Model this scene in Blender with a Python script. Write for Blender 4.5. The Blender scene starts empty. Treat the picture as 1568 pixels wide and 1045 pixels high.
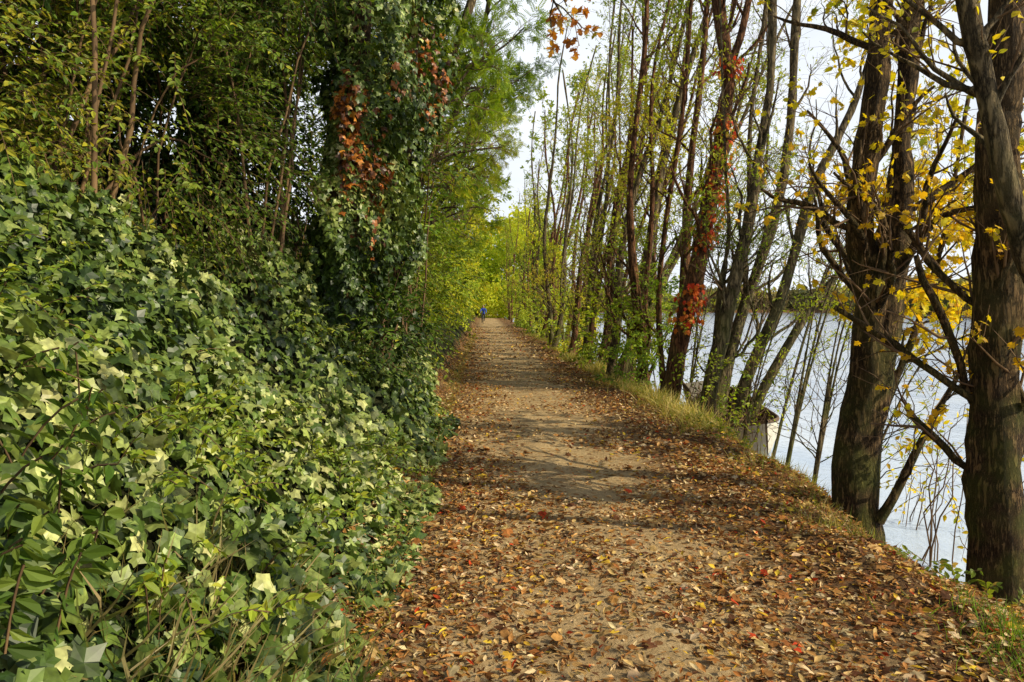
import bpy, math, numpy as np
from mathutils import Vector
rng = np.random.default_rng(11)
scene = bpy.context.scene
scene.view_settings.view_transform = 'Standard'
scene.view_settings.look = 'None'
scene.view_settings.exposure = 0
A = np.array

# ------------------------------------------------------------ helpers
def nz(p, f, seed):
    r = np.random.default_rng(seed)
    d = r.normal(size=(7, 3)); ph = r.uniform(0, 6.28, 7)
    return np.clip(np.sin(p @ d.T * f + ph).sum(1) / 3.0, -1, 1)

def unit(v):
    return v / (np.linalg.norm(v, axis=-1, keepdims=True) + 1e-9)

def raw_mesh(name, V, F, smooth=False, col=None):
    me = bpy.data.meshes.new(name)
    V = np.ascontiguousarray(V, dtype=np.float32); F = np.ascontiguousarray(F, dtype=np.int32)
    m, k = F.shape
    me.vertices.add(len(V)); me.vertices.foreach_set('co', V.ravel())
    me.loops.add(m * k); me.loops.foreach_set('vertex_index', F.ravel())
    me.polygons.add(m)
    me.polygons.foreach_set('loop_start', np.arange(0, m * k, k, dtype=np.int32))
    try: me.polygons.foreach_set('loop_total', np.full(m, k, dtype=np.int32))
    except Exception: pass
    me.update(calc_edges=True)
    me.polygons.foreach_set('use_smooth', np.full(m, smooth, dtype=bool))
    if col is not None:
        at = me.color_attributes.new('Col', 'FLOAT_COLOR', 'POINT')
        c4 = np.ones((len(V), 4), dtype=np.float32); c4[:, :3] = col
        at.data.foreach_set('color', c4.ravel())
    me.update()
    return me

def add_obj(name, me, mat, parent=None):
    o = bpy.data.objects.new(name, me)
    scene.collection.objects.link(o)
    if mat: me.materials.append(mat)
    if parent: o.parent = parent
    return o

def empty(name):
    o = bpy.data.objects.new(name, None); scene.collection.objects.link(o); return o

# ------------------------------------------------------------ leaf templates
def T_ovate(w=.24, fold=.07, curl=-.08):
    v = A([(0,0,0),(-w,.33,fold),(-w*.75,.68,fold*.8),(0,1,curl),(w*.75,.68,fold*.8),(w,.33,fold)])
    return v, A([(0,3,2,1),(0,5,4,3)])
def T_ivy():
    o = [(0,.02,0),(.30,-.13,-.05),(.36,.15,0),(.56,.40,-.07),(.26,.54,.0),(0,1,-.12),(-.26,.54,0),(-.56,.40,-.07),(-.36,.15,0),(-.30,-.13,-.05)]
    v = A([(0,.28,.05)] + o); n = len(o)
    return v, A([(0, i+1, (i+1) % n + 1) for i in range(n)])
def T_maple():
    o = [(0,0,0),(.34,-.02,-.03),(.24,.18,0),(.58,.46,-.06),(.26,.46,0),(.30,.72,0),(0,1,-.1),(-.30,.72,0),(-.26,.46,0),(-.58,.46,-.06),(-.24,.18,0),(-.34,-.02,-.03)]
    v = A([(0,.3,.04)] + o); n = len(o)
    return v, A([(0, i+1, (i+1) % n + 1) for i in range(n)])
def T_pinnate(pairs=6):
    V = []; F = []
    for i in range(pairs):
        y = .12 + .8 * i / pairs; l = .24 * (1 - .35 * abs(i / pairs - .4)); z = -.18 * y * y
        for s in (-1, 1):
            b = len(V)
            V += [(0, y, z), (s*l*.5, y+.0, z+.02), (s*l, y+.09, z-.03), (s*l*.45, y+.11, z+.02)]
            F.append((b, b+1, b+2, b+3))
    b = len(V); V += [(0,.9,-.15), (.05,.98,-.17), (0,1.12,-.2), (-.05,.98,-.17)]; F.append((b,b+1,b+2,b+3))
    return A(V), A(F)
def T_grass():
    return A([(-.02,0,0),(.02,0,0),(.014,.5,.06),(-.014,.5,.06),(0,1,.33)]), A([(0,1,2),(0,2,3),(3,2,4)])
OV = T_ovate(); OVW = T_ovate(.32, .05); NAR = T_ovate(.12, .03, -.12); IVY = T_ivy(); MAP = T_maple(); PIN = T_pinnate(); GR = T_grass()
CURL = T_ovate(.25, .16, .14)

def leaves_arr(tm, pos, d, n, size, col):
    tv, tf = tm
    y = unit(d); x = unit(np.cross(y, n)); z = np.cross(x, y)
    s = size[:, None, None]
    V = pos[:, None, :] + s * (tv[None, :, 0:1] * x[:, None, :] + tv[None, :, 1:2] * y[:, None, :] + tv[None, :, 2:3] * z[:, None, :])
    N, k = len(pos), len(tv)
    F = tf[None] + (np.arange(N) * k)[:, None, None]
    C = np.repeat(col, k, axis=0)
    return V.reshape(-1, 3), F.reshape(-1, tf.shape[1]), C

def leaves_obj(name, tm, pos, d, n, size, col, mat, parent=None):
    V, F, C = leaves_arr(tm, pos, d, n, size, col)
    return add_obj(name, raw_mesh(name, V, F, False, C), mat, parent)

def pick(N, pal, jit=.2, field=None):
    w = A([p[0] for p in pal], float); w /= w.sum(); c = A([p[1] for p in pal], float)
    if field is None: r = rng.random(N)
    else: r = np.clip(.5 + .42 * field + rng.normal(0, .16, N), 0, .9999)
    i = np.searchsorted(np.cumsum(w), r).clip(0, len(w) - 1)
    return c[i] * (1 + rng.uniform(-jit, jit, (N, 1))) * (1 + rng.uniform(-.06, .06, (N, 3)))

# ------------------------------------------------------------ tubes
def tube_arr(P, R, k):
    M, n, _ = P.shape
    T = unit(np.gradient(P, axis=1)); mt = unit(T.mean(1))
    ref = np.where(np.abs(mt[:, 2:3]) > .6, A([[1., .2, 0]]), A([[0.1, .1, 1.]]))
    ref = unit(ref)[:, None, :] * np.ones((1, n, 1))
    Nn = unit(np.cross(T, ref)); B = np.cross(T, Nn)
    a = np.arange(k) / k * 2 * np.pi
    V = P[:, :, None, :] + R[:, :, None, None] * (np.cos(a)[None, None, :, None] * Nn[:, :, None, :] + np.sin(a)[None, None, :, None] * B[:, :, None, :])
    idx = np.arange(M * n * k).reshape(M, n, k)
    a0 = idx[:, :-1, :]; a1 = np.roll(a0, -1, 2); b0 = idx[:, 1:, :]; b1 = np.roll(b0, -1, 2)
    F = np.stack([a0, a1, b1, b0], -1).reshape(-1, 4)
    return V.reshape(-1, 3), F

def join(parts):
    V = []; F = []; o = 0
    for v, f in parts:
        V.append(v); F.append(f + o); o += len(v)
    return np.concatenate(V), np.concatenate(F)

def spline(pts, n):
    pts = A(pts, float); m = len(pts)
    P = np.vstack([2*pts[0]-pts[1], pts, 2*pts[-1]-pts[-2]])
    u = np.linspace(0, m - 1 - 1e-6, n); i = u.astype(int); t = (u - i)[:, None]
    p0, p1, p2, p3 = P[i], P[i+1], P[i+2], P[i+3]
    return .5 * (2*p1 + (p2-p0)*t + (2*p0-5*p1+4*p2-p3)*t*t + (3*p1-p0-3*p2+p3)*t**3)

def children(P, R, c, tmin, tmax, a0, a1, L0, L1, up, wob, n2, rr, bias=None):
    M, n, _ = P.shape
    idx = np.repeat(np.arange(M), c); t = rng.uniform(tmin, tmax, M * c)
    f = t * (n - 1); i = np.minimum(f.astype(int), n - 2); w = (f - i)
    p = P[idx, i] * (1 - w)[:, None] + P[idx, i+1] * w[:, None]
    r = (R[idx, i] * (1 - w) + R[idx, i+1] * w)
    T = unit(P[idx, i+1] - P[idx, i])
    pr = unit(np.cross(T, rng.normal(size=(M*c, 3))))
    if bias is not None: pr = unit(pr + A(bias)[None])
    an = rng.uniform(a0, a1, M*c)[:, None]
    d = unit(np.cos(an) * T + np.sin(an) * pr)
    L = rng.uniform(L0, L1, M*c) * (1.15 - .6 * t)
    Q = np.zeros((M*c, n2, 3)); Q[:, 0] = p
    for s in range(1, n2):
        d = unit(d + rng.normal(0, wob, d.shape) + A([0, 0, up]))
        Q[:, s] = Q[:, s-1] + d * (L / (n2 - 1))[:, None]
    R2 = (r * rr)[:, None] * np.linspace(1, .25, n2)[None]
    return Q, R2

def leaf_on(P, cnt, droop=.3, t0=.15):
    M, n, _ = P.shape
    idx = np.repeat(np.arange(M), cnt); t = rng.uniform(t0, 1, M*cnt)
    f = t * (n - 1); i = np.minimum(f.astype(int), n-2); w = (f - i)[:, None]
    p = P[idx, i]*(1-w) + P[idx, i+1]*w
    T = unit(P[idx, i+1] - P[idx, i])
    d = unit(T*.5 + unit(rng.normal(size=T.shape)) * .9 + A([0, 0, -droop]))
    nn = unit(rng.normal(size=T.shape)*.7 + A([0.35, -.25, .6]))
    return p, d, nn, idx

# ------------------------------------------------------------ materials
def newmat(name):
    m = bpy.data.materials.new(name); m.use_nodes = True
    nt = m.node_tree; nt.nodes.clear()
    out = nt.nodes.new('ShaderNodeOutputMaterial')
    return m, nt, out
def N(nt, t, **kw):
    n = nt.nodes.new(t)
    for k, v in kw.items():
        if k in n.inputs: n.inputs[k].default_value = v
        else: setattr(n, k, v)
    return n
def math_n(nt, op, a, b=None, c=None, clamp=False):
    n = nt.nodes.new('ShaderNodeMath'); n.operation = op; n.use_clamp = clamp
    for i, v in enumerate((a, b, c)):
        if v is None: continue
        if isinstance(v, (int, float)): n.inputs[i].default_value = v
        else: nt.links.new(v, n.inputs[i])
    return n.outputs[0]
def mixc(nt, fac, a, b, mode='MIX'):
    n = nt.nodes.new('ShaderNodeMix'); n.data_type = 'RGBA'; n.blend_type = mode
    for s, v in ((n.inputs[0], fac), (n.inputs[6], a), (n.inputs[7], b)):
        if isinstance(v, (int, float)): s.default_value = v
        elif isinstance(v, tuple): s.default_value = (*v, 1)
        else: nt.links.new(v, s)
    return n.outputs[2]
def ramp(nt, fac, stops):
    n = nt.nodes.new('ShaderNodeValToRGB'); e = n.color_ramp.elements
    while len(e) < len(stops): e.new(.5)
    for i, (p, c) in enumerate(stops):
        e[i].position = p; e[i].color = (*c, 1) if isinstance(c, tuple) else (c, c, c, 1)
    nt.links.new(fac, n.inputs[0]); return n.outputs[0]

def leaf_mat(name, rough=.45, spec=.4, trans=.35, tint=(1.25, 1.2, .6), noise=False):
    m, nt, out = newmat(name); L = nt.links
    at = N(nt, 'ShaderNodeAttribute', attribute_name='Col')
    c = at.outputs['Color']
    if noise:
        geo = N(nt, 'ShaderNodeNewGeometry')
        no = N(nt, 'ShaderNodeTexNoise', Scale=38.0, Detail=1.0); L.new(geo.outputs['Position'], no.inputs['Vector'])
        c = mixc(nt, 1.0, c, ramp(nt, no.outputs[0], [(.3, .68), (.7, 1.25)]), 'MULTIPLY')
    p = N(nt, 'ShaderNodeBsdfPrincipled', Roughness=rough)
    p.inputs['Specular IOR Level'].default_value = spec
    L.new(c, p.inputs['Base Color'])
    tr = N(nt, 'ShaderNodeBsdfTranslucent')
    L.new(mixc(nt, 1.0, c, tint, 'MULTIPLY'), tr.inputs['Color'])
    mx = N(nt, 'ShaderNodeMixShader', Fac=trans)
    L.new(p.outputs[0], mx.inputs[1]); L.new(tr.outputs[0], mx.inputs[2]); L.new(mx.outputs[0], out.inputs[0])
    return m
M_LEAF = leaf_mat('tree_leaf', .5, .3, .42)
M_IVY = leaf_mat('ivy_leaf', .42, .4, .12, noise=True)
M_DRY = leaf_mat('fallen_leaf', .75, .15, .12, (1.1, .9, .6), noise=True)
M_YEL = leaf_mat('autumn_leaf', .55, .25, .5, (1.25, 1.15, .5))
M_GRASS = leaf_mat('grass_blade', .5, .25, .4)

def bark_mat(name, c0, c1, moss=.3, bump=.6, sc=9.0):
    m, nt, out = newmat(name); L = nt.links
    geo = N(nt, 'ShaderNodeNewGeometry')
    mp = N(nt, 'ShaderNodeMapping'); mp.inputs['Scale'].default_value = (1, 1, .16); L.new(geo.outputs['Position'], mp.inputs[0])
    n1 = N(nt, 'ShaderNodeTexNoise', Scale=sc*3, Detail=5.0, Roughness=.7); L.new(mp.outputs[0], n1.inputs['Vector'])
    vo = N(nt, 'ShaderNodeTexVoronoi', Scale=sc*2.6); vo.feature = 'DISTANCE_TO_EDGE'
    wm = mixc(nt, .14, mp.outputs[0], n1.outputs['Color'], 'ADD'); L.new(wm, vo.inputs['Vector'])
    crack = ramp(nt, vo.outputs[0], [(0.0, 0.0), (.22, 1.0)])
    base = ramp(nt, n1.outputs[0], [(.3, c0), (.5, tuple((a+b)/2 for a, b in zip(c0, c1))), (.68, c1)])
    base = mixc(nt, crack, tuple(x*.25 for x in c0), base)
    n3 = N(nt, 'ShaderNodeTexNoise', Scale=4.0, Detail=5.0); L.new(geo.outputs['Position'], n3.inputs['Vector'])
    base = mixc(nt, ramp(nt, n3.outputs['Color'], [(.45, .0), (.7, .35)]), base, tuple(x*1.4+.015 for x in c1))
    if moss > 0:
        sx = N(nt, 'ShaderNodeSeparateXYZ'); L.new(geo.outputs['Position'], sx.inputs[0])
        low = math_n(nt, 'MULTIPLY_ADD', sx.outputs[2], -.22, .75, clamp=True)
        mf = math_n(nt, 'MULTIPLY', ramp(nt, n3.outputs[0], [(.40, 0.0), (.60, 1.0)]), math_n(nt, 'MULTIPLY', low, moss), clamp=True)
        base = mixc(nt, mf, base, (.10, .115, .02))
    p = N(nt, 'ShaderNodeBsdfPrincipled', Roughness=.9); p.inputs['Specular IOR Level'].default_value = .2; L.new(base, p.inputs['Base Color'])
    h = math_n(nt, 'ADD', math_n(nt, 'MULTIPLY', crack, .7), n1.outputs[0])
    b = N(nt, 'ShaderNodeBump', Strength=bump, Distance=.04); L.new(h, b.inputs['Height']); L.new(b.outputs[0], p.inputs['Normal'])
    L.new(p.outputs[0], out.inputs[0]); return m
M_BARK = bark_mat('dark_bark', (.05, .03, .014), (.29, .18, .08), 1.0, 1.0)
M_BARKR = bark_mat('reddish_bark', (.075, .032, .015), (.31, .14, .06), .5, .8, 6)
M_BARKG = bark_mat('grey_bark', (.07, .05, .026), (.30, .225, .115), .9, .8, 6)
m, nt, out = newmat('twig_bark'); geo = N(nt, 'ShaderNodeNewGeometry'); no = N(nt, 'ShaderNodeTexNoise', Scale=3.0, Detail=1.0); nt.links.new(geo.outputs['Position'], no.inputs['Vector'])
p = N(nt, 'ShaderNodeBsdfPrincipled', Roughness=.85); nt.links.new(ramp(nt, no.outputs[0], [(.3, (.07, .038, .016)), (.7, (.22, .13, .055))]), p.inputs['Base Color']); nt.links.new(p.outputs[0], out.inputs[0]); M_TWIG = m

def simple(name, col, rough=.6, metal=0.0, var=.25, sc=20.0):
    m, nt, out = newmat(name)
    geo = N(nt, 'ShaderNodeNewGeometry'); no = N(nt, 'ShaderNodeTexNoise', Scale=sc, Detail=5.0); nt.links.new(geo.outputs['Position'], no.inputs['Vector'])
    c = mixc(nt, no.outputs[0], tuple(x*(1-var) for x in col), tuple(min(1, x*(1+var)) for x in col))
    p = N(nt, 'ShaderNodeBsdfPrincipled', Roughness=rough, Metallic=metal); nt.links.new(c, p.inputs['Base Color'])
    nt.links.new(p.outputs[0], out.inputs[0]); return m

# ------------------------------------------------------------ terrain
def hgt(x, y):
    x = np.asarray(x, float); y = np.asarray(y, float)
    xl = -.66 + .07*np.sin(y*.9) + .05*np.sin(y*2.3+1)
    u = xl - x
    zl = np.interp(u, [0, .3, 2.3, 5, 12, 30, 80, 400], [0, .2, 2.05, 3.3, 7.5, 13, 18, 30])
    xr = 2.25 + .14*np.sin(y*.7+.5) + .09*np.sin(y*1.9)
    v = x - xr
    zr = np.interp(v, [0, .8, 1.15, 1.6, 2.3, 3.0, 8], [0, -.08, -.28, -.75, -1.1, -1.5, -2.6])
    far = np.clip((x - 138) / 8, 0, 1); fy = np.clip((y - 322) / 8, 0, 1)
    k = np.maximum(far, fy) * (x > 0)
    zr = zr * (1 - k) + .5 * k
    z = np.where(u > 0, zl, np.where(v > 0, zr, 0.0))
    p = np.stack([x, y, x*0], -1).reshape(-1, 3)
    b = nz(p, 2.2, 3) * .018 + nz(p, 7, 4) * .008 + nz(p, .5, 5) * .02
    b = b.reshape(x.shape)
    z = z + b * np.where(u > .2, 5, np.where(v > .2, 3, 1.0))
    return z
gx = np.unique(np.concatenate([np.linspace(-2500, -60, 12), np.linspace(-60, -6, 28), np.linspace(-6, -1.2, 50), np.linspace(-1.2, 5.5, 110), np.linspace(5.5, 12, 14), np.linspace(12, 130, 12), np.linspace(132, 150, 10), np.linspace(150, 2500, 10)]))
gy = np.unique(np.concatenate([np.linspace(-400, -6, 20), np.linspace(-6, 14, 260), np.linspace(14, 40, 160), np.linspace(40, 140, 160), np.linspace(140, 318, 20), np.linspace(318, 334, 8), np.linspace(334, 3000, 12)]))
X, Y = np.meshgrid(gx, gy); Z = hgt(X, Y)
I = np.arange(X.size).reshape(X.shape)
F = np.stack([I[:-1, :-1], I[:-1, 1:], I[1:, 1:], I[1:, :-1]], -1).reshape(-1, 4)
m, nt, out = newmat('ground_soil'); L = nt.links
geo = N(nt, 'ShaderNodeNewGeometry'); sx = N(nt, 'ShaderNodeSeparateXYZ'); L.new(geo.outputs['Position'], sx.inputs[0])
nA = N(nt, 'ShaderNodeTexNoise', Scale=1.6, Detail=6.0, Roughness=.6); L.new(geo.outputs['Position'], nA.inputs['Vector'])
nB = N(nt, 'ShaderNodeTexNoise', Scale=28.0, Detail=8.0, Roughness=.7); L.new(geo.outputs['Position'], nB.inputs['Vector'])
nC = N(nt, 'ShaderNodeTexNoise', Scale=5.5, Detail=5.0, Roughness=.6); L.new(geo.outputs['Position'], nC.inputs['Vector'])
sand = ramp(nt, nB.outputs[0], [(.25, (.20, .125, .055)), (.5, (.46, .33, .165)), (.8, (.70, .53, .30))])
sand = mixc(nt, ramp(nt, nA.outputs[0], [(.35, 0.0), (.7, .6)]), sand, (.27, .175, .085))
soil = ramp(nt, nB.outputs[0], [(.3, (.06, .034, .018)), (.7, (.18, .105, .05))])
dx = math_n(nt, 'ABSOLUTE', math_n(nt, 'SUBTRACT', sx.outputs[0], .72))
dx = math_n(nt, 'ADD', dx, math_n(nt, 'MULTIPLY_ADD', nC.outputs[0], .9, -.45))
edge = N(nt, 'ShaderNodeMapRange'); edge.inputs[1].default_value = .75; edge.inputs[2].default_value = 1.45; L.new(dx, edge.inputs[0])
col = mixc(nt, edge.outputs[0], sand, soil)
vo = N(nt, 'ShaderNodeTexVoronoi', Scale=15.0); L.new(geo.outputs['Position'], vo.inputs['Vector'])
sc_ = N(nt, 'ShaderNodeSeparateColor'); L.new(vo.outputs['Color'], sc_.inputs[0])
leafc = ramp(nt, sc_.outputs[0], [(0, (.13, .055, .02)), (.4, (.32, .16, .05)), (.7, (.48, .30, .11)), (1.0, (.21, .10, .04))])
lm = math_n(nt, 'MULTIPLY', math_n(nt, 'LESS_THAN', vo.outputs['Distance'], .42),
            math_n(nt, 'GREATER_THAN', math_n(nt, 'ADD', sc_.outputs[1], math_n(nt, 'MULTIPLY', edge.outputs[0], .35)), .70))
col = mixc(nt, lm, col, leafc)
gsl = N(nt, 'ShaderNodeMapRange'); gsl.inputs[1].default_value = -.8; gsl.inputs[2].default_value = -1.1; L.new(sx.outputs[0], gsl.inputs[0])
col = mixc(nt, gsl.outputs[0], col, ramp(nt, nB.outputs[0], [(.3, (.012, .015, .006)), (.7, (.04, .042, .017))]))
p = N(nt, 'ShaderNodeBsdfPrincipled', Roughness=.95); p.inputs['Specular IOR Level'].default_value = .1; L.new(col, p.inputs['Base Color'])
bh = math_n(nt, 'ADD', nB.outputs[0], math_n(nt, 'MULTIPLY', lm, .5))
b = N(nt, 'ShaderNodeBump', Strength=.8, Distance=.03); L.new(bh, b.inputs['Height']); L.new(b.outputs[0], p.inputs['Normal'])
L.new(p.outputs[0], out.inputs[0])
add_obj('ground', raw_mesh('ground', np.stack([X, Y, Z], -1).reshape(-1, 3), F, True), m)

# river
m, nt, out = newmat('river_water'); L = nt.links
geo = N(nt, 'ShaderNodeNewGeometry')
mp = N(nt, 'ShaderNodeMapping'); mp.inputs['Scale'].default_value = (1.0, .6, 1); L.new(geo.outputs['Position'], mp.inputs[0])
w1 = N(nt, 'ShaderNodeTexNoise', Scale=4.5, Detail=5.0, Roughness=.6); L.new(mp.outputs[0], w1.inputs['Vector'])
w2 = N(nt, 'ShaderNodeTexNoise', Scale=.5, Detail=5.0); L.new(mp.outputs[0], w2.inputs['Vector'])
p = N(nt, 'ShaderNodeBsdfPrincipled', Roughness=.10, IOR=1.33); p.inputs['Specular IOR Level'].default_value = 1.0
L.new(mixc(nt, ramp(nt, w2.outputs[0], [(.35, 0.0), (.65, 1.0)]), (.36, .48, .68), (.62, .72, .86)), p.inputs['Base Color'])
b = N(nt, 'ShaderNodeBump', Strength=.5, Distance=.06); L.new(math_n(nt, 'ADD', w1.outputs[0], w2.outputs[0]), b.inputs['Height']); L.new(b.outputs[0], p.inputs['Normal'])
L.new(p.outputs[0], out.inputs[0])
add_obj('river', raw_mesh('river', A([(2.6, -400, -1.0), (145, -400, -1.0), (145, 330, -1.0), (2.6, 330, -1.0)]), A([(0, 1, 2, 3)])), m)

# ------------------------------------------------------------ fallen leaves
def scatter_litter(n, x0, x1, y0, y1, s0, s1, prob):
    x = rng.uniform(x0, x1, n); y = rng.uniform(y0, y1, n)
    keep = rng.random(n) < prob(x, y); x = x[keep]; y = y[keep]; n = len(x)
    z = hgt(x, y) + rng.uniform(.003, .026, n)
    a = rng.uniform(0, 6.28, n)
    d = np.stack([np.cos(a), np.sin(a), rng.normal(0, .28, n)], -1)
    nn = unit(np.stack([rng.normal(0, .42, n), rng.normal(0, .42, n), np.ones(n)], -1))
    return np.stack([x, y, z], -1), d, nn, s0 + (s1-s0)*rng.beta(1.6, 2.4, n)
def lit_prob(x, y):
    c = np.exp(-((x - .85) / .85)**2)
    q = np.stack([x, y, x*0], -1)
    base = np.clip(1.0 - .9 * c * np.clip((y - 3.0) / 3.5, 0.25, 1) + .34 * nz(q, 1.6, 21) + .22*nz(q, 5, 22), .05, 1)
    return base * np.interp(y, [0, 6, 12, 30, 60], [1, .95, .85, .7, .45])
pal_lit = [(3, (.29, .115, .03)), (3, (.41, .20, .055)), (3, (.52, .34, .13)), (2.8, (.13, .055, .023)), (2.2, (.62, .47, .26)), (.8, (.62, .41, .04)), (.3, (.42, .05, .012))]
LV = []
for (n, y0, y1, s0, s1, tm) in ((33000, 1.8, 8, .018, .072, CURL), (17000, 1.8, 8, .03, .085, NAR), (2400, 1.8, 9, .05, .10, MAP), (30000, 8, 20, .035, .085, CURL), (15000, 20, 60, .08, .14, CURL)):
    P_, D_, N_, S_ = scatter_litter(n, -.95, 4.3, y0, y1, s0, s1, lit_prob)
    V_, F_, C_ = leaves_arr(tm, P_, D_, N_, S_, pick(len(P_), pal_lit, .35))
    LV.append((V_, F_, C_, F_.shape[1]))
q = [l for l in LV if l[3] == 4]
V, F = join([(a, b) for a, b, c, k in q]); C = np.concatenate([c for a, b, c, k in q])
fl = empty('fallen_leaves')
add_obj('small_leaves', raw_mesh('small_leaves', V, F, False, C), M_DRY, fl)
q = [l for l in LV if l[3] == 3][0]
add_obj('lobed_leaves', raw_mesh('lobed_leaves', q[0], q[1], False, q[2]), M_DRY, fl)

# ------------------------------------------------------------ ivy on the bank
def bank_normal(x, y):
    e = .05
    return unit(np.stack([-(hgt(x+e, y)-hgt(x-e, y))/(2*e), -(hgt(x, y+e)-hgt(x, y-e))/(2*e), np.ones_like(x)], -1))
def ivy_patch(n, u0, u1, y0, y1, s0, s1):
    x = -.62 - rng.uniform(u0, u1, n); y = rng.uniform(y0, y1, n)
    x += .18 * nz(np.stack([x*0, y, y*0], -1), 2.0, 31)
    nn = bank_normal(x, y)
    p = np.stack([x, y, hgt(x, y)], -1)
    md = np.clip(.5 + .45*nz(p, 1.8, 32) + .3*nz(p, 5, 34), 0, 1.1)
    thin = np.clip((-.66 - x) / .5, .15, 1)
    p = p + nn * ((.02 + .50 * md * rng.random(n)**.6) * thin)[:, None]
    kp = rng.random(n) < .40 + .6*md
    d = unit(A([.5, -.15, -.65]) + rng.normal(0, .6, (n, 3)))
    nl = unit(nn + A([.45, -.3, .1]) + rng.normal(0, .5, (n, 3)))
    return p[kp], d[kp], nl[kp], rng.uniform(s0, s1, n)[kp]
pal_ivy = [(2.2, (.022, .045, .008)), (3, (.055, .095, .014)), (3, (.115, .17, .028)), (2.6, (.24, .29, .07)), (1.6, (.44, .47, .17))]  # leaf variety; the palest tones also paint in highlights on the ivy
V0 = []
for (n, u0, u1, y0, y1, s0, s1) in ((25000, -.15, 3.2, 1.1, 6.0, .045, .115), (18000, -.1, 3.0, 6, 13, .06, .11)):
    P_, D_, N_, S_ = ivy_patch(n, u0, u1, y0, y1, s0, s1)
    V0.append(leaves_arr(IVY, P_, D_, N_, S_, pick(len(P_), pal_ivy, .3, nz(P_, 1.3, 33)*.6 + .08 + rng.normal(0, .4, len(P_)))))
V, F = join([(a, b) for a, b, c in V0]); C = np.concatenate([c for a, b, c in V0])
add_obj('ivy_ground_cover', raw_mesh('ivy_ground_cover', V, F, False, C), M_IVY)

# ------------------------------------------------------------ sprays / shrubs
def sprays(S, Dr, L, nl, droop):
    M = len(S); Dr = unit(Dr)
    t = ((np.arange(nl) + .6) / nl)[None, :, None]
    Lx = L[:, None, None]; g = A([0, 0, -1.])[None, None]
    pos = S[:, None] + Dr[:, None]*Lx*t + g*droop*Lx*t*t
    T = unit(Dr[:, None] + g*2*droop*t)
    side = unit(np.cross(T, rng.normal(0, .35, (M, 1, 3)) + A([0, 0, 1.])))
    sg = np.where(np.arange(nl) % 2 == 0, 1., -1.)[None, :, None]
    d = unit(T*.6 + side*sg*.8 + rng.normal(0, .25, (M, nl, 3)) + g*.2)
    n = unit(np.cross(side, T)*1.0 + rng.normal(0, .35, (M, nl, 3)) + A([.35, -.3, 0]))
    n = np.where(n[..., 2:3] < 0, -n, n)
    tt = np.linspace(0, 1, 5)[None, :, None]
    tw = S[:, None] + Dr[:, None]*Lx*tt + g*droop*Lx*tt*tt
    return pos.reshape(-1, 3), d.reshape(-1, 3), n.reshape(-1, 3), tw

def shrub(name, blobs, dens, L0, L1, nl, s0, s1, droop, pal, tm=OV, mat=None, seed=1, back=-.35, tw_r=.004, sr=(.015, .045)):
    SS = []; DD = []
    for bl in blobs:
        c = A(bl[:3]); r = A(bl[3:])
        area = 4*np.pi*(((r[0]*r[1])**1.6+(r[0]*r[2])**1.6+(r[1]*r[2])**1.6)/3)**(1/1.6)
        M = int(area * dens)
        u = unit(rng.normal(size=(M, 3)))
        u = u[(u @ unit(A([.8, -.55, -.1]))) > back]
        k = .80 + .25*nz(u*r*1.0 + c, 1.8, seed) + rng.uniform(-.28, .06, len(u))
        gap = nz(u*r + c, 1.1, seed+9) + rng.normal(0, .3, len(u)) > -.75
        u = u[gap]; k = k[gap]
        S = c + u*r*k[:, None]
        SS.append(S); DD.append(u + A([0, 0, .25]) + rng.normal(0, .45, S.shape))
    S = np.concatenate(SS); Dr = np.concatenate(DD)
    ok = S[:, 2] > hgt(S[:, 0], S[:, 1]) - .1; S = S[ok]; Dr = Dr[ok]
    pos, d, n, tw = sprays(S, Dr, rng.uniform(L0, L1, len(S)), nl, droop)
    root = empty(name)
    col = pick(len(pos), pal, .2, nz(pos, .9, seed+3))
    col *= np.repeat(rng.uniform(.65, 1.3, (len(S), 1)), nl, axis=0)
    leaves_obj('foliage', tm, pos, d, n, rng.uniform(s0, s1, len(pos)), col, mat or M_LEAF, root)
    V, F = tube_arr(tw, np.linspace(1, .4, 5)[None]*np.full((len(S), 1), tw_r), 3)
    parts = [(V, F)]
    for bl in blobs:
        c = A(bl[:3]); r = A(bl[3:]); ns = 7
        g0 = c + np.stack([rng.uniform(-.3, .3, ns)*r[0], rng.uniform(-.3, .3, ns)*r[1], np.zeros(ns)], -1)
        g0[:, 2] = hgt(g0[:, 0], g0[:, 1]) - .1
        e = c + unit(rng.normal(size=(ns, 3)) + A([.4, -.3, .4]))*r*.85
        t = np.linspace(0, 1, 9)[None, :, None]
        Pm = g0[:, None]*(1-t) + e[:, None]*t + rng.normal(0, .03, (ns, 9, 3)) + A([0, 0, 1.])*np.sin(t*np.pi)*.35*r[2]
        parts.append(tube_arr(Pm, np.linspace(1, .3, 9)[None]*rng.uniform(sr[0], sr[1], (ns, 1)), 5))
    V, F = join(parts)
    add_obj('stems', raw_mesh('stems', V, F, True), M_TWIG, root)
    return root

pal_dark = [(2.4, (.028, .06, .008)), (3, (.06, .115, .012)), (3, (.12, .19, .018)), (2, (.22, .29, .03)), (.4, (.36, .34, .03))]
pal_mid = [(2, (.07, .13, .012)), (3, (.14, .23, .018)), (3, (.25, .33, .025)), (1.5, (.37, .40, .03))]
pal_lime = [(2, (.18, .27, .015)), (3, (.32, .40, .02)), (3, (.47, .51, .025)), (1.3, (.60, .54, .03))]
pal_yel = [(1.5, (.36, .39, .02)), (3, (.60, .52, .02)), (3, (.74, .59, .02)), (1, (.70, .44, .02))]

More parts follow.
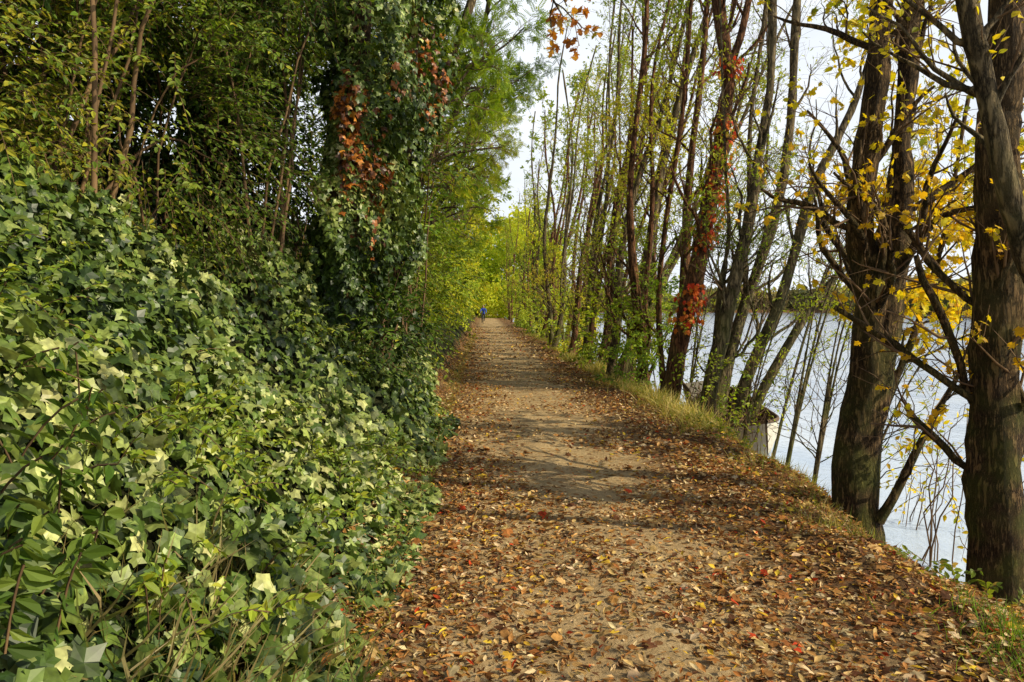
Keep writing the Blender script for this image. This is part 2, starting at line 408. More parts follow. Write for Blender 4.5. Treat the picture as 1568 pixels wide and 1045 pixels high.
shrub('elder_shrub', [(-4.7, 5.6, 3.5, 1.7, 1.7, 1.5), (-3.5, 7.3, 3.6, 1.5, 1.5, 1.7), (-5.2, 4.3, 4.2, 1.5, 1.8, 1.6)], 42, .35, .75, 13, .045, .085, .45, pal_dark, seed=41, sr=(.008, .025))
shrub('elder_shrub', [(-4.4, 7.6, 5.6, 2.1, 2.2, 1.6), (-2.7, 8.6, 6.1, 1.6, 1.6, 1.4), (-6.5, 6.5, 6.0, 2, 2.4, 2), (-3.3, 6.2, 5.4, 1.2, 1.3, .9)], 32, .4, .8, 13, .06, .10, .4, pal_dark, seed=43, sr=(.01, .03))
shrub('elder_shrub', [(-5.4, 9.0, 4.6, 1.8, 1.3, 1.8), (-3.9, 9.0, 4.4, 1.3, 1.0, 1.6), (-7.0, 8.5, 5.2, 1.8, 1.5, 1.8)], 26, .4, .8, 12, .08, .12, .4, pal_dark, seed=44, sr=(.01, .03))
shrub('hazel_shrub', [(-2.9, 10.3, 2.8, 1.3, 1.4, 1.4), (-3.3, 12.5, 4.6, 1.8, 1.8, 2.4), (-1.75, 12.4, 1.3, .9, 1.4, 1.1), (-1.5, 9.6, 1.2, .7, .9, .8), (-3.9, 10.5, 6.0, 1.7, 1.6, 1.9)], 20, .35, .7, 11, .06, .11, .3, pal_dark, seed=45, sr=(.01, .03))
shrub('hazel_shrub', [(-1.5, 13.2, 4.4, 1.2, 1.3, 2.4), (-2.1, 15.0, 2.0, 1.35, 1.7, 1.7), (-2.5, 18.5, 2.4, 1.6, 2.0, 2.2), (-3.3, 16.5, 5.4, 2.0, 2.5, 2.6)], 12, .4, .8, 10, .08, .13, .3, pal_mid, seed=47, sr=(.01, .03))
shrub('hazel_shrub', [(-2.3, 23, 2.6, 1.6, 2.6, 2.4), (-2.6, 29, 3.0, 2.0, 3.2, 3.0), (-3.3, 26, 6.5, 2.4, 4, 3.0)], 7, .5, .9, 10, .12, .18, .3, pal_lime, seed=49)
shrub('hillside_thicket', [(-7.0, 10, 7.8, 3, 3, 3), (-6, 14, 9, 3, 3.5, 3.5), (-7.5, 20, 10, 3.5, 5, 4), (-4.5, 12.5, 9.5, 2.2, 2.5, 2.5), (-9.5, 9, 8.0, 3, 3.5, 3), (-6.2, 9, 5.6, 2, 2, 1.8)], 9, .6, 1.1, 10, .15, .23, .3, pal_dark, seed=51)
shrub('roadside_thicket', [(-2.8, 37, 3.0, 2.0, 4, 3.2), (-3.0, 46, 3.5, 2.2, 5, 3.8), (-3.2, 57, 4, 2.4, 6, 4.2), (-3.4, 70, 4, 2.8, 7, 5), (-3.6, 86, 4.5, 3, 9, 5)], 3.2, .7, 1.3, 9, .2, .32, .3, pal_lime, seed=53)

# brighter weeds growing out of the ivy
n = 560
x = -.75 - rng.beta(1.3, 1.6, n)*2.7; y = rng.uniform(1.5, 10, n); S = np.stack([x, y, hgt(x, y)+.12], -1)
kp = nz(S, 1.5, 61) > .1; S = S[kp]
root = empty('bank_weeds')
pos, d, nn, tw = sprays(S, A([.45, -.25, .8]) + rng.normal(0, .3, S.shape), rng.uniform(.25, .6, len(S)), 16, .45)
leaves_obj('foliage', OV, pos, d, nn, rng.uniform(.03, .07, len(pos)), pick(len(pos), [(2, (.14, .22, .02)), (3, (.25, .34, .03)), (2, (.40, .45, .04))], .2), M_LEAF, root)
V, F = tube_arr(tw, np.full((len(S), 5), .003), 3); add_obj('stems', raw_mesh('stems', V, F, True), M_TWIG, root)
# nettle like plants near the camera
S = []
for _ in range(46):
    yy = rng.uniform(1.6, 3.3); xx = rng.uniform(-.72*yy-.25, -.50*yy-.05); S.append((xx, yy, float(hgt(xx, yy)) + .08))
S = A(S); root = empty('nettle_plant')
pos, d, nn, tw = sprays(S, A([.35, -.25, 1.0]) + rng.normal(0, .22, S.shape), rng.uniform(.3, .55, len(S)), 14, .35)
d = unit(d + A([0, 0, -.7]))
leaves_obj('foliage', T_ovate(.22, .06, -.15), pos, d, nn, rng.uniform(.045, .10, len(pos)), pick(len(pos), [(2, (.07, .13, .015)), (3, (.13, .20, .025)), (1, (.24, .30, .04))], .2), M_LEAF, root)
V, F = tube_arr(tw, np.full((len(S), 5), .004), 4); add_obj('stems', raw_mesh('stems', V, F, True), M_TWIG, root)

# ------------------------------------------------------------ grass
def grass(name, xy, s0, s1, pal, lean=(0, 0, 0), sp=.45):
    n = len(xy); x, y = xy[:, 0], xy[:, 1]
    p = np.stack([x, y, hgt(x, y) - .01], -1)
    d = unit(A([0, 0, 1.]) + A(lean) + rng.normal(0, sp, (n, 3))*A([1, 1, .2]))
    nn = unit(rng.normal(size=(n, 3))*A([1, 1, .1]))
    leaves_obj(name, GR, p, d, nn, rng.uniform(s0, s1, n), pick(n, pal, .2), M_GRASS)
pal_g = [(2, (.16, .22, .02)), (3, (.30, .32, .04)), (3, (.44, .37, .09)), (2, (.44, .32, .12))]
y = rng.uniform(2.0, 45, 66000)
w = rng.normal(0, .32, len(y)); xr = 3.1 + .14*np.sin(y*.7+.5) + .09*np.sin(y*1.9) + w
kp = (nz(np.stack([xr, y, y*0], -1), 1.9, 71) + rng.normal(0, .25, len(y)) > .12) & (rng.random(len(y)) < np.interp(y, [0, 5, 10, 45], [.6, .6, .75, .8]))
grass('verge_grass', np.stack([xr, y], -1)[kp], .04, .19, pal_g, (0, 0, 0), .7)
y = np.concatenate([rng.normal(c, .26, k_) for c, k_ in ((10.6, 260), (11.5, 380), (12.3, 420), (13.1, 420), (14.0, 520), (15.3, 420), (16.4, 350), (20, 500), (24, 500))]); grass('tall_grass_tuft', np.stack([rng.normal(3.15, .2, len(y)), y], -1), .12, .42, [(1, (.28, .32, .05)), (3, (.54, .47, .14)), (2, (.60, .48, .19))], (-.1, -.1, 0), .6)
y = rng.uniform(1.5, 40, 5000); grass('path_edge_grass', np.stack([rng.normal(-.62, .10, 5000), y], -1), .04, .16, pal_g, (.3, 0, 0), .7)
x = rng.normal(-.95, .2, 650); y = rng.uniform(2.2, 3.4, 650); grass('dry_grass', np.stack([x, y], -1), .12, .38, [(2, (.30, .24, .10)), (2, (.40, .32, .15)), (1, (.16, .18, .04))], (.45, -.2, 0), .6)
x = rng.normal(2.75, .2, 1200); y = rng.normal(3.5, .3, 1200); grass('grass_tuft', np.stack([x, y], -1), .05, .16, [(2, (.12, .24, .02)), (2, (.22, .36, .04))])
# low scrubby plants on the verge
y = rng.uniform(3.5, 26, 360); x = 3.1 + .14*np.sin(y*.7+.5) + rng.normal(0, .22, 360); S = np.stack([x, y, hgt(x, y)], -1)
S = S[nz(S, 1.3, 62) > -.1]; root = empty('verge_weeds')
pos, d, nn, tw = sprays(S, A([0, -.1, .9]) + rng.normal(0, .45, S.shape), rng.uniform(.12, .4, len(S)), 11, .4)
leaves_obj('foliage', OV, pos, d, nn, rng.uniform(.03, .07, len(pos)), pick(len(pos), [(2, (.14, .20, .02)), (2, (.26, .32, .03)), (1, (.45, .33, .05))], .2), M_LEAF, root)
V, F = tube_arr(tw, np.full((len(S), 5), .0025), 3); add_obj('stems', raw_mesh('stems', V, F, True), M_TWIG, root)

# ------------------------------------------------------------ trees
def tree(name, stems, bark, c1=12, c2=5, c3=4, L1=(1.5, 3), L2=(.6, 1.4), L3=(.3, .7), leaf=6, s=(.05, .09), pal=None, tm=OV, mat=None,
         t0=.35, up=.12, a1=(.5, 1.1), ns=30, ks=12, wob=.0, bias=None, droop=.3, flare=.25, keep=1.0, gap=-.45, lowz=None, gf=1.0):
    root = empty(name); parts = []; fine = []; TW = []
    for si, stm in enumerate(stems):
        pts, ra, rb = stm[:3]; fl_ = flare if len(stm) < 4 else 0.0
        P = spline(pts, ns)
        jit = rng.normal(0, 1, (ns, 3)); jit = (jit + np.roll(jit, 1, 0) + np.roll(jit, -1, 0))/3
        P = P + jit * (wob + ra*.10); t = np.linspace(0, 1, ns)
        R = (ra + (rb-ra)*t**.8) * (1 + fl_*np.exp(-t*ns/2.5)) * (1 + rng.normal(0, .03, ns))
        P = P[None]; R = R[None]
        V, F = tube_arr(P, R, ks)
        V = V + unit(V - np.repeat(P[0], ks, axis=0)) * ((nz(V*A([1, 1, .35]), 7, 5)*.10 + nz(V*A([1, 1, .25]), 17, 6)*.05)*ra)[:, None]
        parts.append((V, F))
        if c1 == 0: continue
        P1, R1 = children(P, R, c1, t0, .99, a1[0], a1[1], L1[0], L1[1], up, .16, 9, .42, bias)
        R1 = np.minimum(R1, .03)
        P2, R2 = children(P1, R1, c2, .2, 1, .4, 1.0, L2[0], L2[1], up*.6, .16, 6, .5)
        P3, R3 = children(P2, R2, c3, .15, 1, .4, 1.1, L3[0], L3[1], 0, .18, 4, .6)
        R2 = np.maximum(R2, .003); R3 = np.maximum(R3, .002)
        parts += [tube_arr(P1, np.maximum(R1, .005), 6)]; fine += [tube_arr(P2, R2, 4), tube_arr(P3, R3, 3)]
        TW.append(P3)
    V, F = join(parts)
    add_obj('trunk_and_branches', raw_mesh('trunk', V, F, True), bark, root)
    if fine:
        V, F = join(fine); add_obj('twigs', raw_mesh('twigs', V, F, True), M_TWIG, root)
    if TW and leaf > 0:
        TW = np.concatenate(TW)
        p, d, n, idx = leaf_on(TW, leaf, droop)
        kp = (nz(p, gf, 91) + rng.normal(0, .3, len(p)) > gap) & (rng.random(len(p)) < keep)
        if lowz: kp &= rng.random(len(p)) < np.interp(p[:, 2], [lowz, lowz+3], [.5, 1])
        p, d, n = p[kp], d[kp], n[kp]
        col = pick(len(p), pal, .22, nz(p, .7, 92))
        leaves_obj('leaves', tm, p, d, n, rng.uniform(s[0], s[1], len(p)), col, mat or M_LEAF, root)
    return root

y1 = 6.7
tree('riverside_poplar', [
    ([(3.42, y1, -.9), (3.40, y1, -.3), (3.38, y1, .29), (3.50, y1, 1.1), (3.56, y1, 1.6), (3.50, y1+.05, 2.06), (3.46, y1+.05, 2.65), (3.55, y1, 3.54), (3.6, y1, 4.43), (3.7, y1, 6.5), (3.9, y1, 9)], .215, .06),
    ([(3.40, y1, -.6), (3.44, y1, .3), (3.57, y1-.02, 1.1), (3.65, y1-.03, 1.6), (3.71, y1-.05, 2.06), (3.78, y1-.05, 2.65), (3.82, y1, 3.54), (3.9, y1, 4.43), (4.1, y1, 6.5), (4.5, y1, 9)], .165, .05, 0)],
    M_BARK, c1=15, c2=5, c3=3, L1=(.9, 1.8), L2=(.4, .9), L3=(.25, .5), leaf=4, s=(.045, .08), pal=pal_yel, tm=MAP, mat=M_YEL, t0=.33, ns=50, ks=24, up=.05, keep=.85, gap=-.25)
tree('sucker_branch', [([(3.5, 6.55, -.25), (3.62, 6.5, .0), (3.92, 6.5, .6), (4.15, 6.5, 1.0), (4.37, 6.5, 1.45)], .045, .012)],
     M_BARK, c1=12, c2=3, c3=2, L1=(.4, .9), L2=(.2, .4), L3=(.1, .25), leaf=4, s=(.05, .08), pal=pal_yel, tm=OVW, mat=M_YEL, t0=.2, ns=14, ks=8)
tree('riverside_poplar', [([(3.92, 5.6, -1.1), (3.90, 5.6, -.4), (3.86, 5.6, .5), (3.93, 5.6, 1.75), (3.90, 5.6, 2.98), (3.97, 5.6, 4.0), (4.0, 5.6, 9)], .24, .10)],
     M_BARK, c1=14, c2=5, c3=3, L1=(.8, 1.7), L2=(.4, .9), L3=(.25, .5), leaf=4, s=(.045, .08), pal=pal_yel, tm=MAP, mat=M_YEL, t0=.2, ns=44, ks=24, keep=.85, gap=-.25)
tree('leaning_alder', [([(4.3, 4.7, -.9), (4.1, 4.75, .4), (3.75, 4.8, 1.5), (3.56, 4.8, 1.9), (3.41, 4.8, 2.4), (3.22, 4.8, 3.22), (3.12, 4.8, 3.7), (2.7, 4.9, 6.5)], .10, .05)],
     M_BARKG, c1=9, c2=4, c3=3, L1=(.8, 1.6), L2=(.4, .8), L3=(.2, .5), leaf=3, s=(.045, .08), pal=pal_yel, tm=OVW, mat=M_YEL, t0=.6, ns=34, ks=18)
# the row of bank trees carries on beside and behind the viewpoint
for (xx, yy) in ((4.5, 1.3), (4.6, -1.2)):
    tree('riverside_poplar', [([(xx, yy, -1.1), (xx-.05, yy, .5), (xx+.05, yy, 2.5), (xx-.1, yy+.1, 4.5), (xx+.1, yy, 8)], .18, .06)],
         M_BARK, c1=14, c2=5, c3=4, L1=(1.0, 1.9), L2=(.4, .9), L3=(.25, .5), leaf=6, s=(.06, .10), pal=pal_yel, tm=OVW, mat=M_YEL, t0=.2, ns=24, ks=14, gap=-.1)
tree('yellow_maple', [([(4.25, 8.4, -1.3), (4.35, 8.4, .5), (4.5, 8.5, 2.0), (4.9, 8.6, 4.0), (5.2, 8.6, 6.0)], .08, .03), ([(4.3, 8.4, 0), (4.9, 8.5, 1.2), (5.5, 8.8, 2.6), (5.9, 9, 4.2)], .05, .02, 0)],
     M_BARK, c1=18, c2=5, c3=4, L1=(.8, 1.7), L2=(.4, .9), L3=(.2, .5), leaf=8, s=(.05, .095), pal=pal_yel, tm=MAP, mat=M_YEL, t0=.25, up=.02, ns=24, gap=-.4, gf=1.5)
# thin saplings along the water's edge
for (xx, yy, H, lx) in ((4.5, 10.2, 3.2, .7), (4.7, 11.6, 4.0, 1.1), (4.3, 12.4, 3.0, .5), (5.0, 12.9, 4.6, 1.5), (4.6, 9.3, 2.4, .9), (4.4, 16.2, 5.5, 1.0), (4.5, 17.8, 6, 1.6)):
    st2 = []
    for k_ in range(3):
        a_ = rng.uniform(-.4, .6); st2.append(([(xx, yy, -1.2), (xx+lx*.25+a_*.1, yy, -1.2+H*.35), (xx+lx*.6+a_*.5, yy+a_*.2, -1.2+H*.75), (xx+lx+a_, yy+a_*.4, -1.2+H+a_*.5)], .028, .006))
    tree('willow_sapling', st2, M_BARKG, c1=8, c2=3, c3=2, L1=(.5, 1.1), L2=(.25, .5), L3=(.15, .3), leaf=5, s=(.05, .09), pal=pal_lime, tm=NAR, mat=M_LEAF, t0=.2, up=.08, ns=14, ks=6, gap=-.3)
y3 = 15
T3 = [(3.6, y3, -.6), (3.75, y3, -.05), (4.04, y3, 1.25), (4.37, y3, 2.6), (4.77, y3, 4.56), (4.97, y3, 6.28), (4.75, y3, 7.9), (4.5, y3, 11), (4.4, y3, 14)]
tree('leaning_poplar', [(T3, .24, .07), ([(4.8, y3, 5.0), (4.97, y3, 6.28), (5.4, y3, 7.9), (5.9, y3, 11), (6.1, y3, 13)], .12, .04, 0)], M_BARKR, c1=16, c2=6, c3=4, L1=(1.2, 2.6), leaf=6, s=(.06, .10), pal=pal_lime, mat=M_LEAF, ns=40, ks=16, keep=.9, t0=.3, gap=-.25)
Pt = spline(T3, 200); ii = rng.choice(np.arange(50, 150), 850)
w = nz(Pt[ii], 3.0, 17) > -.2; ii = ii[w]
off = unit(rng.normal(size=(len(ii), 3))*A([1, 1, .2]) + A([.5, -.7, 0]))
leaves_obj('virginia_creeper', MAP, Pt[ii] + off*rng.uniform(.18, .34, (len(ii), 1)), unit(off*.4 + A([0, 0, -1.])), unit(off + rng.normal(0, .3, off.shape)), rng.uniform(.06, .13, len(ii)),
           pick(len(ii), [(3, (.62, .06, .02)), (3, (.74, .20, .03)), (3, (.70, .38, .06)), (1.5, (.20, .06, .02))], .2), M_YEL)
def st(pts, yy, dy, a, b, fl=None):
    m_ = len(pts); return ([(p[0], yy + dy*i/(m_-1), p[1]) for i, p in enumerate(pts)], a, b)
tree('multi_stem_willow', [
    st([(4.2, -1.2), (4.3, .04), (4.7, 1.65), (5.19, 3.75), (5.5, 5.6), (5.62, 7.5), (5.7, 11), (5.7, 13)], 14, .5, .17, .04),
    st([(4.4, -1.2), (4.5, -.1), (5.07, 1.53), (5.75, 3.38), (6.18, 5.6), (6.3, 7.5), (6.6, 11), (6.7, 13)], 14.2, 1.0, .16, .04),
    st([(4.6, -1.2), (4.8, .04), (5.56, 1.9), (6.06, 3.75), (6.8, 5.36), (7.3, 7.1), (7.9, 10)], 13.8, -.3, .14, .035),
    st([(4.7, -1.2), (4.95, -.2), (5.7, 1.28), (6.3, 2.14), (6.92, 2.76), (7.3, 3.75), (7.6, 5.2)], 13.6, -.6, .10, .025),
    st([(4.3, -1.1), (4.4, .04), (4.57, 1.9), (4.8, 3.1), (4.75, 5), (4.7, 8)], 14.1, .6, .07, .02),
    st([(4.6, -1.1), (4.7, .0), (4.95, 1.7), (5.4, 3.3), (5.5, 5.3), (5.9, 8), (6.0, 10)], 14.6, 1.0, .09, .03),
    st([(4.6, -1.1), (4.9, .3), (5.3, 1.6), (5.5, 3.3), (6.0, 5.0), (6.1, 8)], 14.5, 1.4, .08, .02)],
    M_BARKG, c1=13, c2=5, c3=4, L1=(1.0, 2.4), L2=(.5, 1.1), leaf=7, s=(.06, .11), pal=pal_lime, tm=NAR, mat=M_LEAF, ns=30, ks=14, t0=.2, keep=.95, gap=-.4)

# the receding row
pal_row = [(2, (.20, .27, .018)), (3, (.36, .40, .022)), (3, (.52, .49, .03)), (.7, (.64, .48, .05))]
row = [(17.2, 3.75, .10), (19, 3.3, .24), (20.6, 4.1, .18), (22.5, 3.4, .06), (25, 3.6, .10), (27.5, 3.2, .05), (30, 3.8, .12), (33.5, 3.3, .03), (37, 3.7, .06), (41, 3.3, .02), (46, 3.5, .05), (52, 3.4, .02), (60, 3.4, .03), (70, 3.4, .02), (82, 3.3, .0), (96, 3.2, -.02)]
for i, (yy, xx, ln) in enumerate(row):
    stems = []
    far = yy > 36
    for sidx in range(4 if yy < 26 else (3 if yy < 50 else 2)):
        H = rng.uniform(11, 15); l = ln + rng.uniform(-.05, .14) + .06*sidx*(1 if i % 2 else -.4); ly = rng.uniform(-.08, .08)
        x0 = xx + rng.uniform(-.35, .35); y0 = yy + rng.uniform(-.5, .5)
        bend = rng.uniform(-.6, .6)
        z0 = float(hgt(x0, y0)) - .3
        pts = [(x0 + l*H*t + bend*math.sin(t*3.1) + .12*math.sin(t*11+sidx), y0 + ly*H*t, z0 + H*t) for t in (0, .08, .17, .27, .38, .5, .6, .72, .85, 1)]
        r = (rng.uniform(.05, .10) if sidx > 1 else rng.uniform(.11, .18)) if not far else rng.uniform(.08, .16)
        stems.append((pts, r, .03))
    tree('riverbank_tree', stems, (M_BARKR, M_BARKG, M_BARKR)[i % 3], c1=14 if not far else 12, c2=5, c3=4 if not far else 3,
         L1=(1.0, 2.4), L2=(.5, 1.3), L3=(.3, .7), leaf=8 if not far else 9, s=(.06, .105) if not far else (.11, .19), pal=pal_row if i % 2 else pal_lime, ns=22, ks=9 if not far else 6, t0=.12, up=.14, keep=.95, gap=-.35, lowz=1.5, gf=.8)

# left: locust trees reaching over the path
pal_loc = [(2, (.12, .21, .012)), (3, (.22, .33, .018)), (3, (.35, .44, .022)), (.8, (.50, .50, .03))]
for (yy, x0, sz) in ((12.8, -2.2, 1.0), (17, -2.2, 1.2), (23, -2.3, 1.3), (31, -2.6, 1.35)):
    z0 = float(hgt(x0, yy))
    tree('locust_tree', [([(x0, yy, z0-.3), (x0+.3, yy, z0+2), (x0+1.0, yy, z0+3.6), (x0+1.9, yy-.3, z0+5.4), (x0+2.5, yy-.3, z0+8)], .16, .05),
                         ([(x0, yy, z0+1), (x0-.3, yy, z0+3.4), (x0-.2, yy+.4, z0+6), (x0, yy+.4, z0+9)], .12, .04, 0)], M_BARKG,
         c1=20, c2=6, c3=4, L1=(1.6*sz, 2.6*sz), L2=(.6, 1.2), L3=(.3, .6), leaf=9, s=(.13, .22), pal=pal_loc, tm=PIN, ns=20, t0=.35, up=-.01, bias=(.45, -.1, 0))
for (yy, x0) in ((42, -3.0), (54, -3.0), (68, -3.0), (84, -3.2)):
    z0 = float(hgt(x0, yy))
    tree('roadside_tree', [([(x0, yy, z0-.3), (x0+.4, yy, z0+3), (x0+1.6, yy, z0+6), (x0+2.5, yy, z0+10)], .16, .05)], M_BARKG,
         c1=20, c2=5, c3=4, L1=(2.2, 4.0), L2=(.8, 1.6), L3=(.4, .8), leaf=11, s=(.2, .34), pal=pal_lime, ns=16, t0=.2, up=0, bias=(.35, 0, 0))
tree('overhanging_oak_bough', [([(-4.5, 6.6, 4.6), (-3, 6.2, 5.2), (-1.5, 5.7, 5.2), (-.3, 5.4, 4.7), (.35, 5.2, 4.0), (.55, 5.1, 3.65)], .05, .006)],
     M_BARK, c1=7, c2=3, c3=2, L1=(.3, .5), L2=(.15, .3), L3=(.1, .2), leaf=4, s=(.045, .075), pal=[(2, (.38, .14, .02)), (2, (.55, .27, .03)), (2, (.30, .30, .03)), (1, (.65, .42, .04))], tm=MAP, mat=M_YEL, t0=.75, up=-.05, ns=22, ks=8)

# ivy-clad trees
def ivy_tree(name, base, top, rad, n, brown=None, seed=5):
    root = empty(name)
    base = A(base, float); top = A(top, float); mid = (base+top)/2 + A([.1, 0, 0])
    P = spline([base, mid, top], 24)
    V, F = tube_arr(P[None], np.linspace(.26, .1, 24)[None], 14)
    add_obj('trunk', raw_mesh('trunk', V, F, True), M_BARK, root)
    t = rng.random(n); f = t*23; i = np.minimum(f.astype(int), 22); w = (f-i)[:, None]
    c = P[i]*(1-w) + P[i+1]*w
    a = rng.uniform(0, 6.28, n); o = np.stack([np.cos(a), np.sin(a), np.zeros(n)], -1)
    q_ = c + o*.8
    r = rad*(.62 + .42*nz(q_, 1.1, seed) + .28*nz(q_, 3.0, seed+7)) * rng.uniform(.5, 1.08, n)**.5
    p = c + o*np.maximum(r, .25)[:, None]
    kp = nz(p, 1.4, seed+1) + rng.normal(0, .3, n) > -.6
    p = p[kp]; o = o[kp]; c = c[kp]
    d = unit(o*.5 + A([0, 0, -1.]) + rng.normal(0, .45, o.shape)); nl = unit(o + A([0, 0, .3]) + rng.normal(0, .5, o.shape))
    col = pick(len(p), pal_ivy, .25, nz(p, 1.2, seed+2)*.8 - .3 + rng.normal(0, .2, len(p)))
    if brown is not None:
        for bw in brown:
            bc = A(bw[:3]); br = A(bw[3:])
            q = (((p - bc)/br)**2).sum(1) + .6*nz(p, 4, 3) + rng.normal(0, .3, len(p)) < 1
            q &= rng.random(len(p)) < .8
            col[q] = pick(int(q.sum()), [(2, (.17, .05, .010)), (2, (.34, .11, .016)), (1, (.48, .20, .025)), (1, (.06, .025, .01))], .2)
    leaves_obj('ivy_leaves', IVY, p, d, nl, rng.uniform(.05, .11, len(p)), col, M_IVY, root)
ivy_tree('ivy_clad_tree', (-1.9, 9.2, .6), (-1.5, 9.3, 8.5), 1.1, 19000, [(-1.3, 8.3, 3.3, .5, .9, 1.0), (-1.15, 8.4, 2.4, .35, .7, .5), (-1.9, 8.3, 3.9, .3, .6, .3)], 101)
ivy_tree('ivy_clad_tree', (-1.7, 11.6, .6), (-1.0, 11.4, 8.5), .95, 12000, [(-.9, 10.9, 5.2, .5, .9, .7)], 111)
ivy_tree('ivy_clad_tree', (-3.6, 9.6, 2.2), (-3.3, 9.6, 9), .95, 9000, None, 121)

# right bank undergrowth
pal_br = [(2, (.12, .21, .014)), (3, (.22, .34, .02)), (3, (.34, .45, .03)), (1, (.48, .50, .04))]
shrub('bramble_bush', [(3.2, 17.2, .8, 1.0, 1.1, 1.3), (3.7, 18.4, 2.0, 1.1, 1.1, 1.3), (2.8, 16.4, .2, .6, .9, .6), (3.9, 16.9, 1.2, .8, .8, 1.3)], 17, .3, .6, 9, .07, .12, .3, pal_br, seed=81, sr=(.006, .015))
shrub('bank_sapling', [(4.5, 12.3, .4, .6, .6, .8), (3.9, 13.2, .2, .5, .7, .6), (3.6, 11, -.1, .35, .6, .4), (4.1, 14.6, .9, .6, .7, .8)], 11, .3, .5, 7, .05, .09, .3, pal_lime, seed=83, sr=(.004, .01))
shrub('bank_sapling', [(4.6, 7.6, .3, .6, .5, .8), (5.2, 9.0, -.2, .6, .7, .6), (4.3, 6.4, .2, .5, .4, .7)], 8, .35, .6, 6, .05, .08, .3, pal_yel, mat=M_YEL, seed=84, sr=(.004, .01))
shrub('hedge_undergrowth', [(3.3, 21, .7, .8, 1.6, 1.2), (3.4, 24, .8, .8, 2.0, 1.2), (3.4, 29, .9, .8, 3, 1.3), (3.3, 37, .9, .9, 4, 1.5), (3.3, 48, 1, .9, 6, 1.6), (3.3, 64, 1.2, 1, 9, 2)], 7, .4, .8, 9, .11, .18, .3, pal_lime, seed=85, sr=(.01, .02))

# far tree masses
def tree_mass(name, crowns, per, s0, s1, pal, k=1.0):
    P_ = []
    for (cx, cy, cz, rx, ry, rz) in crowns:
        n = int(per*rx*rz); u = unit(rng.normal(size=(n, 3))); rr = rng.uniform(.55, 1.0, n)[:, None]*(1+.25*nz(u*2+cx, 2, 7))[:, None]
        P_.append(A([cx, cy, cz]) + u*rr*A([rx, ry, rz]))
    P_ = np.concatenate(P_); P_ = P_[P_[:, 2] > -1]
    n = len(P_)
    leaves_obj(name, OVW, P_, unit(rng.normal(size=(n, 3))), unit(rng.normal(size=(n, 3))+A([.3, -.6, .5])), rng.uniform(s0, s1, n), pick(n, pal, .2, nz(P_, .25, 8)), M_YEL)
tree_mass('avenue_end_trees', [(rng.uniform(-9, 12), rng.uniform(105, 130), rng.uniform(1, 13), 3.2, 3, 3.4) for _ in range(40)], 90, .4, .7, [(1, (.26, .36, .02)), (3, (.42, .52, .03)), (3, (.60, .64, .05))])
pal_far = [(2, (.16, .17, .08)), (2, (.24, .24, .11)), (2, (.32, .28, .10)), (1, (.38, .31, .10))]  # greyed leaf tones, aerial haze of the distance put into the colour
cr = [(x_, rng.uniform(330, 345), rng.uniform(1, 5), rng.uniform(5, 9), 5, rng.uniform(5, 9)) for x_ in np.linspace(5, 190, 42)]
cr += [(rng.uniform(146, 158), y_, rng.uniform(1, 5), 6, rng.uniform(5, 9), rng.uniform(5, 9)) for y_ in np.linspace(60, 330, 40)]
tree_mass('far_bank_trees', cr, 14, 1.4, 2.4, pal_far)

# ------------------------------------------------------------ rowing boat
root = empty('rowing_boat')
Lb = 3.6; nsx = 17; nu = 13
def hull(off):
    G = []
    for i in range(nsx):
        t = i/(nsx-1); s = 2*t-1
        hw = .62*(1-abs(s)**2.6)**.75*(1 if s < 0 else .96) + .02
        if s < 0: hw = max(hw, .40)
        hw -= off; hw = max(hw, .004); keel = .02 + .22*max(0, s)**3 + off; top = .50 + .22*s*s*(1.3 if s > 0 else .7)
        G.append([((s*Lb/2), hw*math.sin(a) * (1 - .12*(1-abs(math.sin(a)))), keel + (top-keel)*(1-math.cos(a))**1.15) for a in np.linspace(-math.pi/2, math.pi/2, nu)])
    return A(G)
go = hull(0); gi = hull(.03)
def gridF(a, b, o, flip=False):
    I = np.arange(a*b).reshape(a, b) + o
    f = np.stack([I[:-1, :-1], I[:-1, 1:], I[1:, 1:], I[1:, :-1]], -1).reshape(-1, 4)
    return f[:, ::-1] if flip else f
M_HULL = simple('weathered_cream_paint', (.60, .56, .46), .6, 0, .35, 12)
M_WOOD = simple('old_boat_wood', (.12, .07, .035), .8, 0, .5, 25)
add_obj('hull_outer', raw_mesh('hull_outer', go.reshape(-1, 3), gridF(nsx, nu, 0), True), M_HULL, root)
add_obj('hull_inner', raw_mesh('hull_inner', gi.reshape(-1, 3), gridF(nsx, nu, 0, True), True), M_WOOD, root)
tr_v = [tuple(v) for v in go[0]] + [(go[0][j][0]+.03, go[0][j][1], go[0][j][2]) for j in range(nu)]
me = bpy.data.meshes.new('transom'); me.from_pydata(tr_v, [], [list(range(nu)), list(range(2*nu-1, nu-1, -1))] + [[j, j+1, nu+j+1, nu+j] for j in range(nu-1)]); add_obj('transom', me, M_HULL, root)
rim = [tuple((go[i][0]+gi[i][0])/2+A([0, 0, .01])) for i in range(nsx)]; rim2 = [tuple((go[i][-1]+gi[i][-1])/2+A([0, 0, .01])) for i in range(nsx)]
V, F = join([tube_arr(spline(rim, 40)[None], np.full((1, 40), .032), 8), tube_arr(spline(rim2, 40)[None], np.full((1, 40), .032), 8)])
add_obj('gunwale', raw_mesh('gunwale', V, F, True), M_WOOD, root)
def box(x0, x1, y0, y1, z0, z1):
    return A([(x0, y0, z0), (x1, y0, z0), (x1, y1, z0), (x0, y1, z0), (x0, y0, z1), (x1, y0, z1), (x1, y1, z1), (x0, y1, z1)]), A([(0, 3, 2, 1), (4, 5, 6, 7), (0, 1, 5, 4), (1, 2, 6, 5), (2, 3, 7, 6), (3, 0, 4, 7)])
V, F = join([box(-1.35, -1.1, -.48, .48, .33, .36), box(-.15, .12, -.57, .57, .33, .36), box(.85, 1.1, -.42, .42, .35, .38)])
